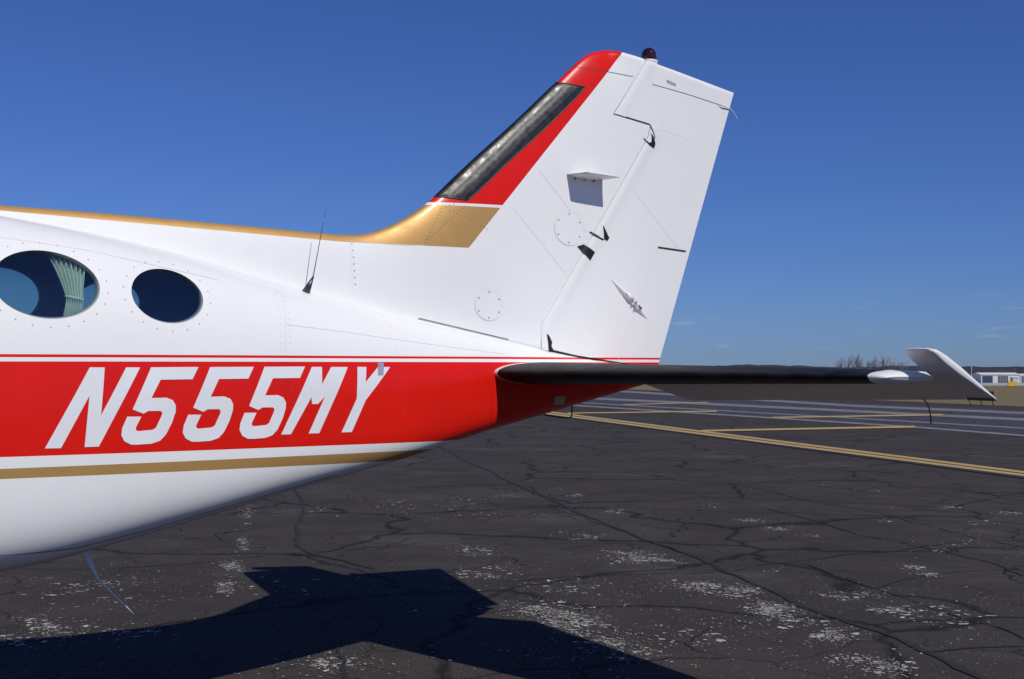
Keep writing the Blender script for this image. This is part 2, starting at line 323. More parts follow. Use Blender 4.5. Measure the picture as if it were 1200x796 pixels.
# pale flecks where old paint and surface stones show through
def flecks():
    r = random.Random(11); v, f = [], []
    def one(p, s, n=0):
        n = n or r.choice((4, 5, 6)); a0 = r.random()*6.28; st = r.uniform(1, 2.0); an = r.random()*3.14; i0 = len(v)
        for k in range(n):
            a = a0+6.283*k/n; q = s*r.uniform(.35, 1.15); x, y = math.cos(a)*q*st, math.sin(a)*q
            v.append((p.x+x*math.cos(an)-y*math.sin(an), p.y+x*math.sin(an)+y*math.cos(an), .005))
        f.append(tuple(range(i0, i0+n)))
    def clump(x, y):                                      # uneven gathering inside a patch
        q = gp(x, y); s = math.sin(q.x*7.1+1.3*math.sin(q.y*3.7))+math.sin(q.y*5.3+1.7*math.sin(q.x*4.9))+.8*math.sin(q.x*17+q.y*13)
        return min(max(.45+.34*s, .10), 1)
    PAT = [(75, 735, 60, 12, 330), (30, 752, 40, 8, 120), (150, 740, 45, 9, 120), (290, 603, 10, 16, 170), (284, 638, 8, 10, 130), (272, 664, 16, 7, 150), (265, 690, 16, 10, 110),
     (560, 645, 30, 7, 150), (570, 667, 34, 7, 160), (560, 675, 50, 6, 130), (648, 714, 48, 10, 420), (665, 728, 40, 12, 330), (705, 752, 40, 12, 260), (690, 737, 60, 16, 260), (740, 770, 40, 12, 150), (680, 628, 26, 6, 210),
     (725, 648, 40, 5, 130), (770, 657, 36, 8, 300), (740, 655, 34, 9, 150), (820, 687, 30, 6, 200), (860, 695, 40, 9, 330), (900, 715, 36, 10, 320), (930, 732, 34, 10, 260), (975, 745, 28, 8, 150), (1040, 780, 36, 11, 280), (1010, 773, 36, 7, 130),
     (588, 582, 20, 2.5, 70), (655, 573, 14, 3, 50), (678, 581, 12, 2.5, 50), (722, 599, 18, 3.5, 110), (590, 604, 34, 3, 50), (645, 604, 20, 2, 40), (825, 595, 26, 4, 60), (880, 611, 22, 3, 110), (910, 620, 18, 3.5, 90), (955, 628, 20, 2, 40),
     (965, 568, 8, 2, 25), (1015, 576, 18, 3, 55), (1055, 596, 26, 2.5, 60), (1112, 595, 14, 2, 50), (1185, 602, 24, 3, 110), (1145, 613, 26, 4, 90), (1065, 666, 22, 4, 130), (990, 698, 40, 6, 240), (1040, 716, 24, 4, 90), (905, 668, 16, 5, 60), (1090, 674, 16, 3, 60), (1035, 611, 14, 2.5, 40),
     (380, 598, 60, 8, 60), (500, 600, 60, 10, 170), (530, 585, 34, 6, 90), (455, 590, 60, 10, 80), (690, 690, 90, 14, 200), (820, 740, 120, 30, 200), (1120, 640, 80, 14, 120), (1090, 720, 100, 30, 220), (330, 690, 240, 25, 130), (130, 690, 110, 24, 260), (60, 620, 140, 14, 0), (480, 700, 160, 40, 40), (640, 770, 140, 20, 60), (380, 780, 60, 14, 160)]
    for x, y, rx, ry, n in PAT:
        for _ in range(int(n*.28)):                         # chalky cores
            xx, yy = r.gauss(x, rx*.40), r.gauss(y, ry*.40)
            if yy > 500 and r.random() < clump(xx, yy)*1.3: one(gp(xx, yy), abs(r.gauss(0, .010))+.006, 9)
        for _ in range(int(n*3.0)):
            xx, yy = r.gauss(x, rx*.55), r.gauss(y, ry*.55); cl = clump(xx, yy)
            if r.random() > cl: continue
            if yy < 500: continue
            one(gp(xx, yy), abs(r.gauss(0, .0042))+.0013)
    for _ in range(3000):
        yy = 520+300*r.random()**.75; one(gp(r.uniform(-60, 1260), yy), abs(r.gauss(0, .003))+.0015)
    o = mesh('pale_wear_flecks', v, f, M['fleck'], None, False, False); tag(o, 'pale flecks of worn paint scattered over the dark apron asphalt', 'surface wear', kind='stuff')
flecks()

# ------------------------------------------------------------------ distant setting: wooded hills, hangars, bare trees, mast, taxiway sign
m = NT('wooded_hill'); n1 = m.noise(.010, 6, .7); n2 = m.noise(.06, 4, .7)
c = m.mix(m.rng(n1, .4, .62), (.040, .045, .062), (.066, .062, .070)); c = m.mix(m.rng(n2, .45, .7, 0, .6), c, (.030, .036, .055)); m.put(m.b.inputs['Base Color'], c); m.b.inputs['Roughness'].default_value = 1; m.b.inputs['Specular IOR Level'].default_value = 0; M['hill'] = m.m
rh = random.Random(5); v, f = [], []; NA = 420
ph = [rh.uniform(0, 6.28) for _ in range(12)]
for i in range(NA+1):
    az = math.radians(-75+150*i/NA); D = 2600
    hgt = 31+5*math.sin(az*7+ph[0])+4*math.sin(az*17+ph[1])+2*math.sin(az*47+ph[2])+rh.uniform(0, 2.2)
    for dr, hh in ((-260, -.5), (-150, hgt*.35), (-60, hgt*.8+rh.uniform(-1, 1)), (0, hgt), (300, hgt*.6)):
        v.append((math.sin(az)*(D+dr), math.cos(az)*(D+dr), hh))
for i in range(NA):
    for k in range(4): f.append((i*5+k, (i+1)*5+k, (i+1)*5+k+1, i*5+k+1))
tag(mesh('hills', v, f, M['hill'], None, False), kind='structure')

M['hangar'] = plain('hangar_white', (.62, .62, .60), .6, var=.05, vs=.3); M['hroof'] = plain('hangar_roof', (.70, .70, .70), .5); M['hdoor'] = plain('hangar_door', (.09, .10, .13), .6); M['hdoorb'] = plain('hangar_door_blue', (.035, .045, .09), .6)
def hangar(px0, px1, D, hgt, dep, doors, label, rise=1.2, base=0.0):
    a, b = far(px0, D), far(px1, D); L = b.x-a.x; r = empty('hangar', (a.x, D, base))
    tag(r, label, 'hangar', 'distant hangars')
    box('wall', (L/2, dep/2, hgt/2), (L, dep, hgt), M['hangar'], r)
    mesh('roof', [(-.4, -.4, hgt), (L+.4, -.4, hgt), (L+.4, dep+.4, hgt), (-.4, dep+.4, hgt), (-.4, dep/2, hgt+rise), (L+.4, dep/2, hgt+rise)], [(0, 1, 5, 4), (3, 2, 5, 4), (0, 4, 3), (1, 2, 5), (0, 1, 2, 3)], M['hroof'], r, False)
    for x0, x1, m_ in doors:
        w = (x1-x0)*L; dr = box('door', (x0*L+w/2, -.06, hgt*.43), (w, .1, hgt*.84), M[m_], r)
        for k in (1, 2, 3): box('panel_rib', (x0*L+w*k/4, -.13, hgt*.43), (.09, .05, hgt*.82), M['hroof'] if m_ == 'hdoor' else M['hdoor'], dr)
    return r
hangar(1149.5, 1194.5, 690, 4.7, 14, ((.03, .30, 'hdoorb'), (.44, .70, 'hdoor')), 'long white hangar with a blue door and a grey door beyond the grass', 1.2)
hangar(1126, 1147.5, 760, 3.4, 12, ((.3, .6, 'hdoor'),), 'low white hangar whose roof shows left of the long hangar', 1.0)
hangar(1195.6, 1236, 700, 4.2, 14, ((.03, .3, 'hdoor'), (.5, .8, 'hdoor')), 'white hangar with grey doors at the right edge of the photo', 1.1)
hangar(1187, 1194, 672, 3.0, 4, ((.2, .8, 'hangar'),), 'small white shed standing in front of the long hangar', .4)
ms_ = far(1138.3, 640); r = empty('mast', ms_); tag(r, 'thin white mast rising beside the far hangars', 'mast')
tube('pole', [(0, 0, 0), (0, 0, 9.4)], [.16, .08], M['hangar'], r, 6); box('base', (0, 0, .3), (.8, .8, .6), M['hangar'], r); tube('crossarm', [(-.6, 0, 8.4), (.6, 0, 8.4)], .05, M['hangar'], r, 5)
sg = gp(1186.5, 454.0); r = empty('taxiway_sign', sg); tag(r, 'yellow taxiway guidance sign standing on the dry grass', 'sign')
M['sign'] = plain('sign_yellow', (.75, .42, .02), .5, var=.08, vs=3)
box('panel', (0, 0, .78), (2.05, .3, 1.0), M['sign'], r, .03)
for x in (-.7, .7): box('leg', (x, 0, .14), (.1, .1, .28), M['steel'], r)

M['bark'] = plain('bare_bark', (.20, .155, .13), .95, var=.2, vs=2); M['twig'] = plain('bare_twigs', (.25, .195, .165), .95)
def bare_tree(name, loc, hgt, seed, label, group):
    r = random.Random(seed); root = empty(name, loc); V = {0: [[], []], 1: [[], []]}
    def seg(k, p, q, a, b):
        v, f = V[k]; d_ = (q-p).normalized(); o1 = d_.orthogonal().normalized(); o2 = d_.cross(o1); i0 = len(v); n = 4 if k == 0 else 3
        for c_, rr in ((p, a), (q, b)):
            for j in range(n): v.append(c_+(o1*math.cos(6.283*j/n)+o2*math.sin(6.283*j/n))*rr)
        for j in range(n): f.append((i0+j, i0+(j+1) % n, i0+n+(j+1) % n, i0+n+j))
    def grow(p, d_, L, rad, lev):
        n = 3
        for i in range(n):
            q = p+d_*(L/n); seg(0 if lev < 2 else 1, p, q, rad*(1-.25*i), rad*(1-.25*(i+1))); p = q
            d_ = (d_+Vector((r.gauss(0, .12), r.gauss(0, .12), .06))).normalized()
            if lev < 4:
                for _ in range((1 if i else 2) if lev else (0 if i == 0 else 4)):
                    e = (d_*.75+Vector((r.gauss(0, .36), r.gauss(0, .36), r.uniform(.1, .45)))).normalized()
                    grow(p, e, L*r.uniform(.5, .72), max(rad*.5, .022), lev+1)
    grow(Vector((0, 0, -.1)), Vector((0, 0, 1)), hgt*.46, hgt*.022, 0)
    mesh('trunk', V[0][0], V[0][1], M['bark'], root, False, False); mesh('crown', V[1][0], V[1][1], M['twig'], root, False, False)
    tag(root, label, 'tree', group); return root
ORD = ['leftmost', 'second', 'third', 'fourth', 'fifth', 'sixth', 'seventh', 'eighth', 'ninth', 'tenth', 'eleventh', 'twelfth']
for i, (x, h_) in enumerate([(967, 7.5), (984, 11.5), (993, 12.0), (1002, 11.6), (1009, 12.2), (1017, 11.2), (1027, 11.4), (1036, 12.0), (1045, 10.6), (1053, 9.8), (1061, 8.6)]):
    bare_tree('bare_tree', far(x, 640+17*((i*7) % 5)), h_*(1.2+.22*((i*5)%4)/3), 40+i, 'bare leafless tree, %s%s in the far row above the tailplane' % (ORD[i], '' if i == 0 else ' from the left'), 'bare trees in the far row')
for i, (x, h_) in enumerate([(1170, 9), (1177, 10.5), (1185, 11), (1192, 10.2), (1199, 10.8)]):
    bare_tree('bare_tree', far(x, 800+9*i), h_, 70+i, 'bare brown tree, %s%s in the clump behind the hangars' % (ORD[i], '' if i == 0 else ' from the left'), 'bare trees behind the hangars')

# ------------------------------------------------------------------ the aeroplane (x aft, y towards the far side, z up)
THETA, D0 = .6054065, 6.965956
plane = empty('airplane', (0, D0, 0), THETA)
tag(plane, 'white airplane tail and rear fuselage with red band and registration N555MY', 'airplane')

WINDOWS = [(-2.173, 1.989, .168, .124), (-2.698, 2.013, .219, .146), (-3.29, 2.02, .222, .148), (-3.88, 2.02, .222, .148)]
def shell(name, t0, t1, nt, nr, inset, mat, grow):
    ts = [t0+(t1-t0)*i/nt for i in range(nt+1)]
    o = loft(name, [body_ring(t, nr, inset) for t in ts], mat, plane)
    rings = []
    bm = bmesh.new()
    for (c, z, a, b) in WINDOWS:                          # oval window openings on both sides
        for sgn in (-1, 1):
            n = 56; lo = [bm.verts.new((c+math.cos(6.28319*k/n)*(a+grow), sgn*.12, z+math.sin(6.28319*k/n)*(b+grow))) for k in range(n)]
            hi = [bm.verts.new((c+math.cos(6.28319*k/n)*(a+grow), sgn*1.0, z+math.sin(6.28319*k/n)*(b+grow))) for k in range(n)]
            for k in range(n): bm.faces.new((lo[k], lo[(k+1) % n], hi[(k+1) % n], hi[k]))
            bm.faces.new(lo); bm.faces.new(hi)
    bmesh.ops.recalc_face_normals(bm, faces=bm.faces)
    me = bpy.data.meshes.new('cut'); bm.to_mesh(me); bm.free(); cut = bpy.data.objects.new('cut', me); COL.objects.link(cut); cut.parent = plane
    md = o.modifiers.new('b', 'BOOLEAN'); md.operation = 'DIFFERENCE'; md.solver = 'EXACT'; md.object = cut
    bpy.context.view_layer.update(); dg = bpy.context.evaluated_depsgraph_get(); new = bpy.data.meshes.new_from_object(o.evaluated_get(dg))
    # keep only the skin: drop the tunnel walls the cutter leaves behind
    bm = bmesh.new(); bm.from_mesh(new); kill = []
    for f in bm.faces:
        c = f.calc_center_median()
        if t0+.01 < c.x < t1-.01 and abs(f.normal.x)+0 <= 1.01:
            s = side(c.x, c.z)-inset if inset < .005 else None
            if any(abs(((v.co.x-w[0])/(w[2]+grow))**2+((v.co.z-w[1])/(w[3]+grow))**2-1) > .02 for w in WINDOWS for v in f.verts) is False: kill.append(f)
            elif abs(c.y) < .125 and any(((c.x-w[0])/(w[2]+grow))**2+((c.z-w[1])/(w[3]+grow))**2 < 1.02 for w in WINDOWS) and f.normal.y**2 > .98: kill.append(f)
            elif any(all(abs(((v.co.x-w[0])/(w[2]+grow))**2+((v.co.z-w[1])/(w[3]+grow))**2-1) < .02 for v in f.verts) and max(abs(v.co.y) for v in f.verts)-min(abs(v.co.y) for v in f.verts) > .1 for w in WINDOWS): kill.append(f)
    bmesh.ops.delete(bm, geom=kill, context='FACES'); bm.to_mesh(new); bm.free()
    o.modifiers.clear(); old = o.data; o.data = new; bpy.data.meshes.remove(old); bpy.data.objects.remove(cut); bpy.data.meshes.remove(me)
    new.polygons.foreach_set('use_smooth', [True]*len(new.polygons))
    return o
fuselage = shell('fuselage', -9.14, .985, 300, 72, 0, M['body'], 0)
lining = shell('cabin_lining', -6.5, -1.75, 80, 48, .03, M['lining'], .006)

def surf(t, z, off=0.0, sgn=-1): return (t, sgn*(side(t, z)+off), z)
# oval windows
for i, (c, z, a, b) in enumerate(WINDOWS):
    for sgn in (-1, 1):
        n = 64
        def ring(k, dy): return [(c+math.cos(6.28319*j/n)*a*k, sgn*(side(c+math.cos(6.28319*j/n)*a, z+math.sin(6.28319*j/n)*b)*1.0+dy), z+math.sin(6.28319*j/n)*b*k) for j in range(n)]
        fr_ = loft('window_frame', [ring(1.0, .0008), ring(.985, -.012), ring(.955, -.022), ring(.955, -.030)], M['rim'], fuselage, caps=False)
        if sgn < 0: fr_['label'] = 'thin grey rim of an oval cabin window'
        v, f = [], []; R_ = 10
        for q in range(R_+1):
            for j in range(n):
                k = .98*q/R_; tt = c+math.cos(6.28319*j/n)*a*k; zz = z+math.sin(6.28319*j/n)*b*k; v.append((tt, sgn*(side(tt, zz)-.012), zz))
        for q in range(R_):
            for j in range(n): f.append((q*n+j, q*n+(j+1) % n, (q+1)*n+(j+1) % n, (q+1)*n+j))
        mesh('window_pane', v, f, M['glass'], fuselage, weld=1e-5)
# tied-back curtain in the aft part of the second window
def curtain(sgn=-1):
    K = [(2.185,-2.690,-2.475),(2.127,-2.657,-2.505),(2.06,-2.640,-2.525),(2.00,-2.622,-2.537),(1.966,-2.612,-2.540),(1.945,-2.614,-2.542),(1.90,-2.626,-2.548),(1.84,-2.640,-2.552)]
    zs, a, b = [np.array(q)[::-1] for q in zip(*K)]; rows, cols, v, f = 30, 84, [], []
    for r_ in range(rows+1):
        zz = 2.185-.345*r_/rows; x0, x1 = np.interp(zz, zs, a), np.interp(zz, zs, b); amp = .010+.010*min(abs(zz-1.962)/.1, 1)
        for k in range(cols+1):
            u = k/cols; v.append((x0+(x1-x0)*u, sgn*(side(-2.58, zz)-.060+amp*math.sin(u*6.283*7.5+.5*math.sin(zz*30))), zz))
    for r_ in range(rows):
        for k in range(cols): f.append((r_*(cols+1)+k, r_*(cols+1)+k+1, (r_+1)*(cols+1)+k+1, (r_+1)*(cols+1)+k))
    o = mesh('curtain', v, f, M['curtain'], fuselage, fix=False); o['label'] = 'pale green pleated curtain tied back inside the oval window'
    y = sgn*(side(-2.58, 1.962)-.060)
    tube('tie_band', [(-2.576+math.cos(6.283*k/24)*.036, y+math.sin(6.283*k/24)*.016, 1.960-.006*math.cos(6.283*k/24)) for k in range(25)], .006, M['curtain'], o, 6)
curtain()

def poly_decal(name, pts, mat, parent, off=.0015, step=.03, yfun=None, smooth=True):
    """flat outline in the side view, cut into small pieces and laid on the curved skin"""
    bm = bmesh.new(); bm.faces.new([bm.verts.new((p[0], 0, p[1])) for p in pts])
    for ax in (0, 2):
        lo, hi = min(p[ax//2] for p in pts), max(p[ax//2] for p in pts); q = lo+step
        while q < hi:
            co = [0, 0, 0]; no = [0, 0, 0]; co[ax] = q; no[ax] = 1
            bmesh.ops.bisect_plane(bm, geom=bm.verts[:]+bm.edges[:]+bm.faces[:], plane_co=co, plane_no=no, dist=1e-6); q += step
    bmesh.ops.triangulate(bm, faces=bm.faces)
    for v in bm.verts: v.co.y = -((yfun or side)(v.co.x, v.co.z)+off)
    for f in bm.faces:
        f.normal_update()
        if f.normal.y > 0: f.normal_flip()
    me = bpy.data.meshes.new(name); bm.to_mesh(me); bm.free(); return link(name, me, mat, parent, smooth)
FIVE = [(-2.281,1.671),(-2.062,1.674),(-2.092,1.620),(-2.239,1.618),(-2.281,1.540),(-2.214,1.541),(-2.184,1.530),(-2.170,1.507),(-2.171,1.479),(-2.187,1.433),(-2.214,1.383),(-2.241,1.357),(-2.279,1.346),(-2.336,1.344),(-2.369,1.345),(-2.398,1.360),(-2.412,1.386),(-2.408,1.416),(-2.387,1.463),(-2.325,1.462),(-2.349,1.417),(-2.349,1.406),(-2.338,1.401),(-2.275,1.405),(-2.260,1.413),(-2.235,1.463),(-2.231,1.477),(-2.241,1.485),(-2.295,1.485),(-2.316,1.474),(-2.364,1.493)]
GLYPHS = [('N', [(-2.726,1.342),(-2.546,1.669),(-2.483,1.669),(-2.499,1.471),(-2.391,1.670),(-2.330,1.670),(-2.507,1.342),(-2.566,1.342),(-2.548,1.552),(-2.662,1.341)]),
 ('5', FIVE), ('5', [(x+.275, z+.003) for x, z in FIVE]), ('5', [(x+.550, z+.0065) for x, z in FIVE]),
 ('M', [(-1.645,1.365),(-1.474,1.679),(-1.417,1.679),(-1.420,1.597),(-1.365,1.679),(-1.268,1.680),(-1.436,1.365),(-1.495,1.365),(-1.405,1.538),(-1.444,1.503),(-1.477,1.504),(-1.481,1.535),(-1.592,1.365)]),
 ('Y', [(-1.309,1.365),(-1.221,1.526),(-1.211,1.681),(-1.157,1.681),(-1.166,1.607),(-1.087,1.681),(-1.011,1.682),(-1.167,1.518),(-1.249,1.365)])]
for ch, pts in GLYPHS:
    o = poly_decal('registration_letter', pts, M['letter'], fuselage); o['label'] = 'slanted white registration character %s on the red band' % ch
o = poly_decal('tape_patch', [(-1.085,1.703),(-1.049,1.703),(-1.056,1.642),(-1.089,1.641)], M['tape'], fuselage, .003); o['label'] = 'small grey tape patch over the letter Y'
o = poly_decal('drain_plate', [(.160,1.523),(.248,1.523),(.250,1.478),(.160,1.478)], M['tape'], fuselage, .002)

def ribbon(name, pts, w, mat, parent, off=.0012, yfun=None, n=10):
    """narrow line laid on the skin along side-view points"""
    P = []
    for a, b in zip(pts, pts[1:]):
        for i in range(n): P.append((a[0]+(b[0]-a[0])*i/n, a[1]+(b[1]-a[1])*i/n))
    P.append(pts[-1]); v = []
    for i, p in enumerate(P):
        a, b = P[max(i-1, 0)], P[min(i+1, len(P)-1)]; dx, dz = b[0]-a[0], b[1]-a[1]; L = math.hypot(dx, dz) or 1
        for s in (-1, 1):
            q = (p[0]-s*dz/L*w/2, p[1]+s*dx/L*w/2); v.append((q[0], -((yfun or side)(*q)+off), q[1]))
    return mesh(name, v, [(2*i, 2*i+1, 2*i+3, 2*i+2) for i in range(len(P)-1)], mat, parent, True, False)
for pts, w, mt in [([(-1.588,1.879),(-1.283,1.856),(-.971,1.826),(-.52,1.786),(-.2,1.76)], .0022, 'seam'), ([(-2.95,.921),(-2.867,.919),(-2.713,.917),(-2.556,.919),(-2.251,.969),(-1.864,1.046),(-1.3,1.155)], .0028, 'seamdark'),
                   ([(-1.58,2.055),(-1.562,2.027),(-1.574,1.962),(-1.60,1.838),(-1.611,1.745)], .0022, 'seam'), ([(-1.62,1.69),(-1.625,1.32)], .0022, 'seam'), ([(-2.862,2.208),(-2.511,2.179),(-2.211,2.13),(-1.9,2.08)], .002, 'seam'), ([(-.36,1.86),(-.37,1.74)], .0016, 'seam'), ([(-.33,1.70),(-.33,1.36)], .0018, 'seam')]:
    ribbon('panel_seam', pts, w, M['redseam' if pts[0][1] in (1.69, 1.70) else mt], fuselage)
def disc(v, f, t, z, r, y=None, off=.0012, n=6, yfun=None):
    i0 = len(v); yy = (yfun or side)(t, z) if y is None else y
    v.append((t, -(yy+off+r*.35), z))
    for k in range(n): q = (t+math.cos(6.283*k/n)*r, z+math.sin(6.283*k/n)*r); v.append((q[0], -((yfun or side)(*q)+off*.3), q[1]))
    for k in range(n): f.append((i0, i0+1+k, i0+1+(k+1) % n))
def rivets(rows, mat, r=.0032, pitch=.03, yfun=None, parent=None, name='rivet_rows', jit=.0):
    v, f = [], []
    for a, b in rows:
        L = math.hypot(b[0]-a[0], b[1]-a[1]); n = max(1, int(L/pitch))
        for i in range(n+1): disc(v, f, a[0]+(b[0]-a[0])*i/n, a[1]+(b[1]-a[1])*i/n, r, yfun=yfun)
    o = mesh(name, v, f, mat, parent or fuselage, True, False); o['kind'] = 'stuff'; return o
rivets([((-1.64,1.76),(-1.60,2.03)), ((-1.585,1.76),(-1.55,2.02)), ((-.95,1.76),(-.95,1.95)), ((-.40,1.75),(-.39,1.85)), ((-2.2,1.0),(-1.0,1.235))], M['rivet'], .0026, .028)
rivets([((-1.66,1.33),(-1.66,1.69)), ((-1.59,1.33),(-1.59,1.69)), ((-.93,1.30),(-.93,1.69)), ((-.40,1.38),(-.40,1.69)), ((-1.55,1.45),(-.42,1.50)), ((-1.55,1.34),(-.42,1.39)), ((-1.0,1.62),(-.42,1.63))], M['rivetred'], .0024, .024)
for (c, z, a, b), ns in zip(WINDOWS, (18, 22, 22, 22)):
    for k in range(ns):
        an = 6.283*(k+.5)/ns; v, f = [], []; disc(v, f, c+math.cos(an)*(a+.036), z+math.sin(an)*(b+.036), .0040); mesh('window_screw', v, f, M['screw'], fuselage, True, False)

# ---- dorsal fairing, fin and rudder
LE = np.array([(-3.6,2.40),(-2.774,2.394),(-2.402,2.396),(-2.0,2.391),(-1.563,2.385),(-1.25,2.379),(-1.064,2.376),(-.95,2.389),(-.835,2.428),(-.677,2.508),(-.515,2.629),(-.40,2.737),(-.235,2.886),(0,3.086),(.307,3.368),(.415,3.470),(.47,3.521),(.519,3.560),(.57,3.592),(.631,3.615),(.69,3.629)])
TOP = np.array([(.631,3.618),(.69,3.632),(.76,3.638),(.834,3.636),(1.113,3.605),(1.33,3.578),(1.787,3.522)])
def smooth_line(P, it=2):
    for _ in range(it):
        Q = [P[0]]
        for a, b in zip(P, P[1:]): Q += [a*.75+b*.25, a*.25+b*.75]
        P = np.array(Q+[P[-1]])
    return P
LEs = smooth_line(LE); TOPs = smooth_line(TOP)
def top_z(t): return float(np.interp(t, LEs[:,0], LEs[:,1])) if t < .66 else float(np.interp(t, TOPs[:,0], TOPs[:,1]))
def pdist(P, t, z):
    a, b = P[:-1], P[1:]; d_ = b-a; q = np.clip(((np.array((t, z))-a)*d_).sum(1)/np.maximum((d_**2).sum(1), 1e-12), 0, 1)
    return float(np.sqrt(((a+d_*q[:,None]-np.array((t, z)))**2).sum(1).min()))
def te_t(z): return 1.117+(z-1.731)*(1.787-1.117)/(3.528-1.731)
def fin_h(t, z):
    hm = .088-.020*min(max((z-2.0)/1.6, 0), 1); dl = pdist(LEs, t, z); q = 1-min(dl/.42, 1); h = hm*math.sqrt(max(1-q*q, 0))
    k = max(te_t(z)-t, 0)*.095+.0035; h = h*k/(h**4+k**4)**.25 if h > 0 else 0
    if z > 3.3 and t > .45: dt = pdist(TOPs, t, z); q = 1-min(dt/.035, 1); h *= math.sqrt(max(1-q*q, 0))
    if t < .2:                                            # fillet into the fuselage crown
        zt = station(t)[1]; h += .055*math.exp(-max(z-zt+.06, 0)/.045)*min(1, max(0, (.25-t)/.5))
    return h
def fin_y(t, z): return fin_h(t, z)
def hinge_z(t): return np.interp(t, [.150,.98,1.004], [1.93,3.118,3.19])
def columns(ts, lo, hi, nr, power=1.0):
    """grid of both skins between two curves, closed round the border"""
    n = len(ts); V = []; F = []
    for s in (-1, 1):
        for t in ts:
            a, b = lo(t), hi(t)
            for r_ in range(nr+1): z = b-(b-a)*(r_/nr)**power; V.append((t, s*fin_h(t, z), z))
    m_ = n*(nr+1); I = lambda s, i, r_: s*m_+i*(nr+1)+r_
    for s in (0, 1):
        for i in range(n-1):
            for r_ in range(nr): F.append((I(s,i,r_), I(s,i+1,r_), I(s,i+1,r_+1), I(s,i,r_+1)))
    for i in range(n-1):
        F.append((I(0,i,nr), I(0,i+1,nr), I(1,i+1,nr), I(1,i,nr))); F.append((I(0,i,0), I(0,i+1,0), I(1,i+1,0), I(1,i,0)))
    for r_ in range(nr):
        F.append((I(0,0,r_), I(0,0,r_+1), I(1,0,r_+1), I(1,0,r_))); F.append((I(0,n-1,r_), I(0,n-1,r_+1), I(1,n-1,r_+1), I(1,n-1,r_)))
    return V, F
def merge(parts):
    V, F = [], []
    for v, f in parts: o = len(V); V += v; F += [tuple(i+o for i in q) for q in f]
    return V, F
cutline = lambda t: 3.224-(t-.70)*.085
def fin_low(t): return (station(t)[1]-.16) if t < .150 else float(hinge_z(t))
lin = lambda a, b, n: [a+(b-a)*i/n for i in range(n+1)]
V1 = columns(lin(-3.55, .700, 210), fin_low, top_z, 54, 1.7)
V2 = columns(lin(.700, 1.000, 12), fin_low, cutline, 20, 1.0)
V3 = columns(lin(.700, .962, 12), lambda t: 3.232+(t-.70)*1.335, top_z, 20, 1.7)
V, F_ = merge([V1, V2, V3])
fin = sharp(mesh('vertical_fin', V, F_, M['fin'], plane, weld=2e-5), 40)
def rows(L, R, nu, nv, close=True):
    def at(P, s):
        P = np.array(P, float); d_ = np.r_[0, np.cumsum(np.hypot(*np.diff(P, axis=0).T))]; return np.array((np.interp(s*d_[-1], d_, P[:,0]), np.interp(s*d_[-1], d_, P[:,1])))
    V, F = [], []; G = []
    for j in range(nv+1):
        a, b = at(L, j/nv), at(R, j/nv); G.append([a+(b-a)*i/nu for i in range(nu+1)])
    for s in (-1, 1):
        for j in range(nv+1):
            for i in range(nu+1):
                t, z = G[j][i]; h = fin_h(t, z); dn = (i/nu)*math.hypot(*(G[j][-1]-G[j][0])); h = h*(1-.05*max(0, 1-dn/.015)**2)+.007*math.exp(-((dn-.03)/.05)**2); V.append((t, s*h, z))
    m_ = (nu+1)*(nv+1); I = lambda s, j, i: s*m_+j*(nu+1)+i
    for s in (0, 1):
        for j in range(nv):
            for i in range(nu): F.append((I(s,j,i), I(s,j,i+1), I(s,j+1,i+1), I(s,j+1,i)))
    for j in range(nv): F.append((I(0,j,0), I(0,j+1,0), I(1,j+1,0), I(1,j,0))); F.append((I(0,j,nu), I(0,j+1,nu), I(1,j+1,nu), I(1,j,nu)))
    for i in range(nu): F.append((I(0,0,i), I(0,0,i+1), I(1,0,i+1), I(1,0,i))); F.append((I(0,nv,i), I(0,nv,i+1), I(1,nv,i+1), I(1,nv,i)))
    return V, F
R1 = rows([(.152,1.790),(.152,1.930),(.983,3.115),(1.008,3.192)], [(te_t(1.690),1.690),(te_t(3.113),3.113)], 34, 70)
R2 = rows([(.709,3.232),(.976,3.598)], [(te_t(3.113),3.113),(te_t(3.517),3.517)], 30, 30)
V, F_ = merge([R1, R2]); rudder = sharp(mesh('rudder', V, F_, M['rudder'], plane, weld=2e-5), 40)
def rud_y(t, z):                                          # outer skin where the rudder nose swells behind its hinge
    dn = t-float(np.interp(z, [1.79,1.93,3.115,3.192], [.152,.152,.983,1.008])); return fin_h(t, z)+(.0075*math.exp(-((dn-.03)/.05)**2) if dn > -.012 else .001)
# gap covers and dark openings along the rudder hinge
for pts in [[(.415,2.405),(.465,2.420),(.552,2.378),(.515,2.325)], [(.505,2.497),(.520,2.500),(.590,2.470),(.622,2.462),(.617,2.452),(.560,2.470)], [(.610,2.545),(.640,2.510),(.668,2.472),(.652,2.452),(.624,2.462),(.620,2.500)],
            [(.940,3.112),(.955,3.108),(.985,3.085),(1.008,3.092),(1.010,3.125),(1.000,3.150),(1.030,3.120),(1.046,3.085),(1.035,3.055),(.990,3.070)], [(.185,1.885),(.205,1.870),(.228,1.835),(.222,1.815),(.246,1.778),(.200,1.778),(.196,1.830)]]:
    o = poly_decal('hinge_opening', pts, M['black'], rudder, .0022, .01, rud_y)
ribbon('gap_seam', [(.235,1.785),(.42,1.755),(.64,1.716)], .012, M['black'], rudder, .003, rud_y)
ribbon('gap_seam', [(.765,3.224),(1.00,3.201)], .009, M['seamdark'], rudder, .002, fin_y)
ribbon('gap_seam', [(1.000,3.200),(1.040,3.12)], .006, M['seamdark'], rudder, .002, rud_y)
ribbon('tab_gap', [(1.085,2.445),(1.342,2.437)], .011, M['seamdark'], rudder, .002, fin_y)
ribbon('tab_seam', [(1.085,2.445),(.81,1.853),(.75,1.73)], .0022, M['seam'], rudder, .0012, fin_y)
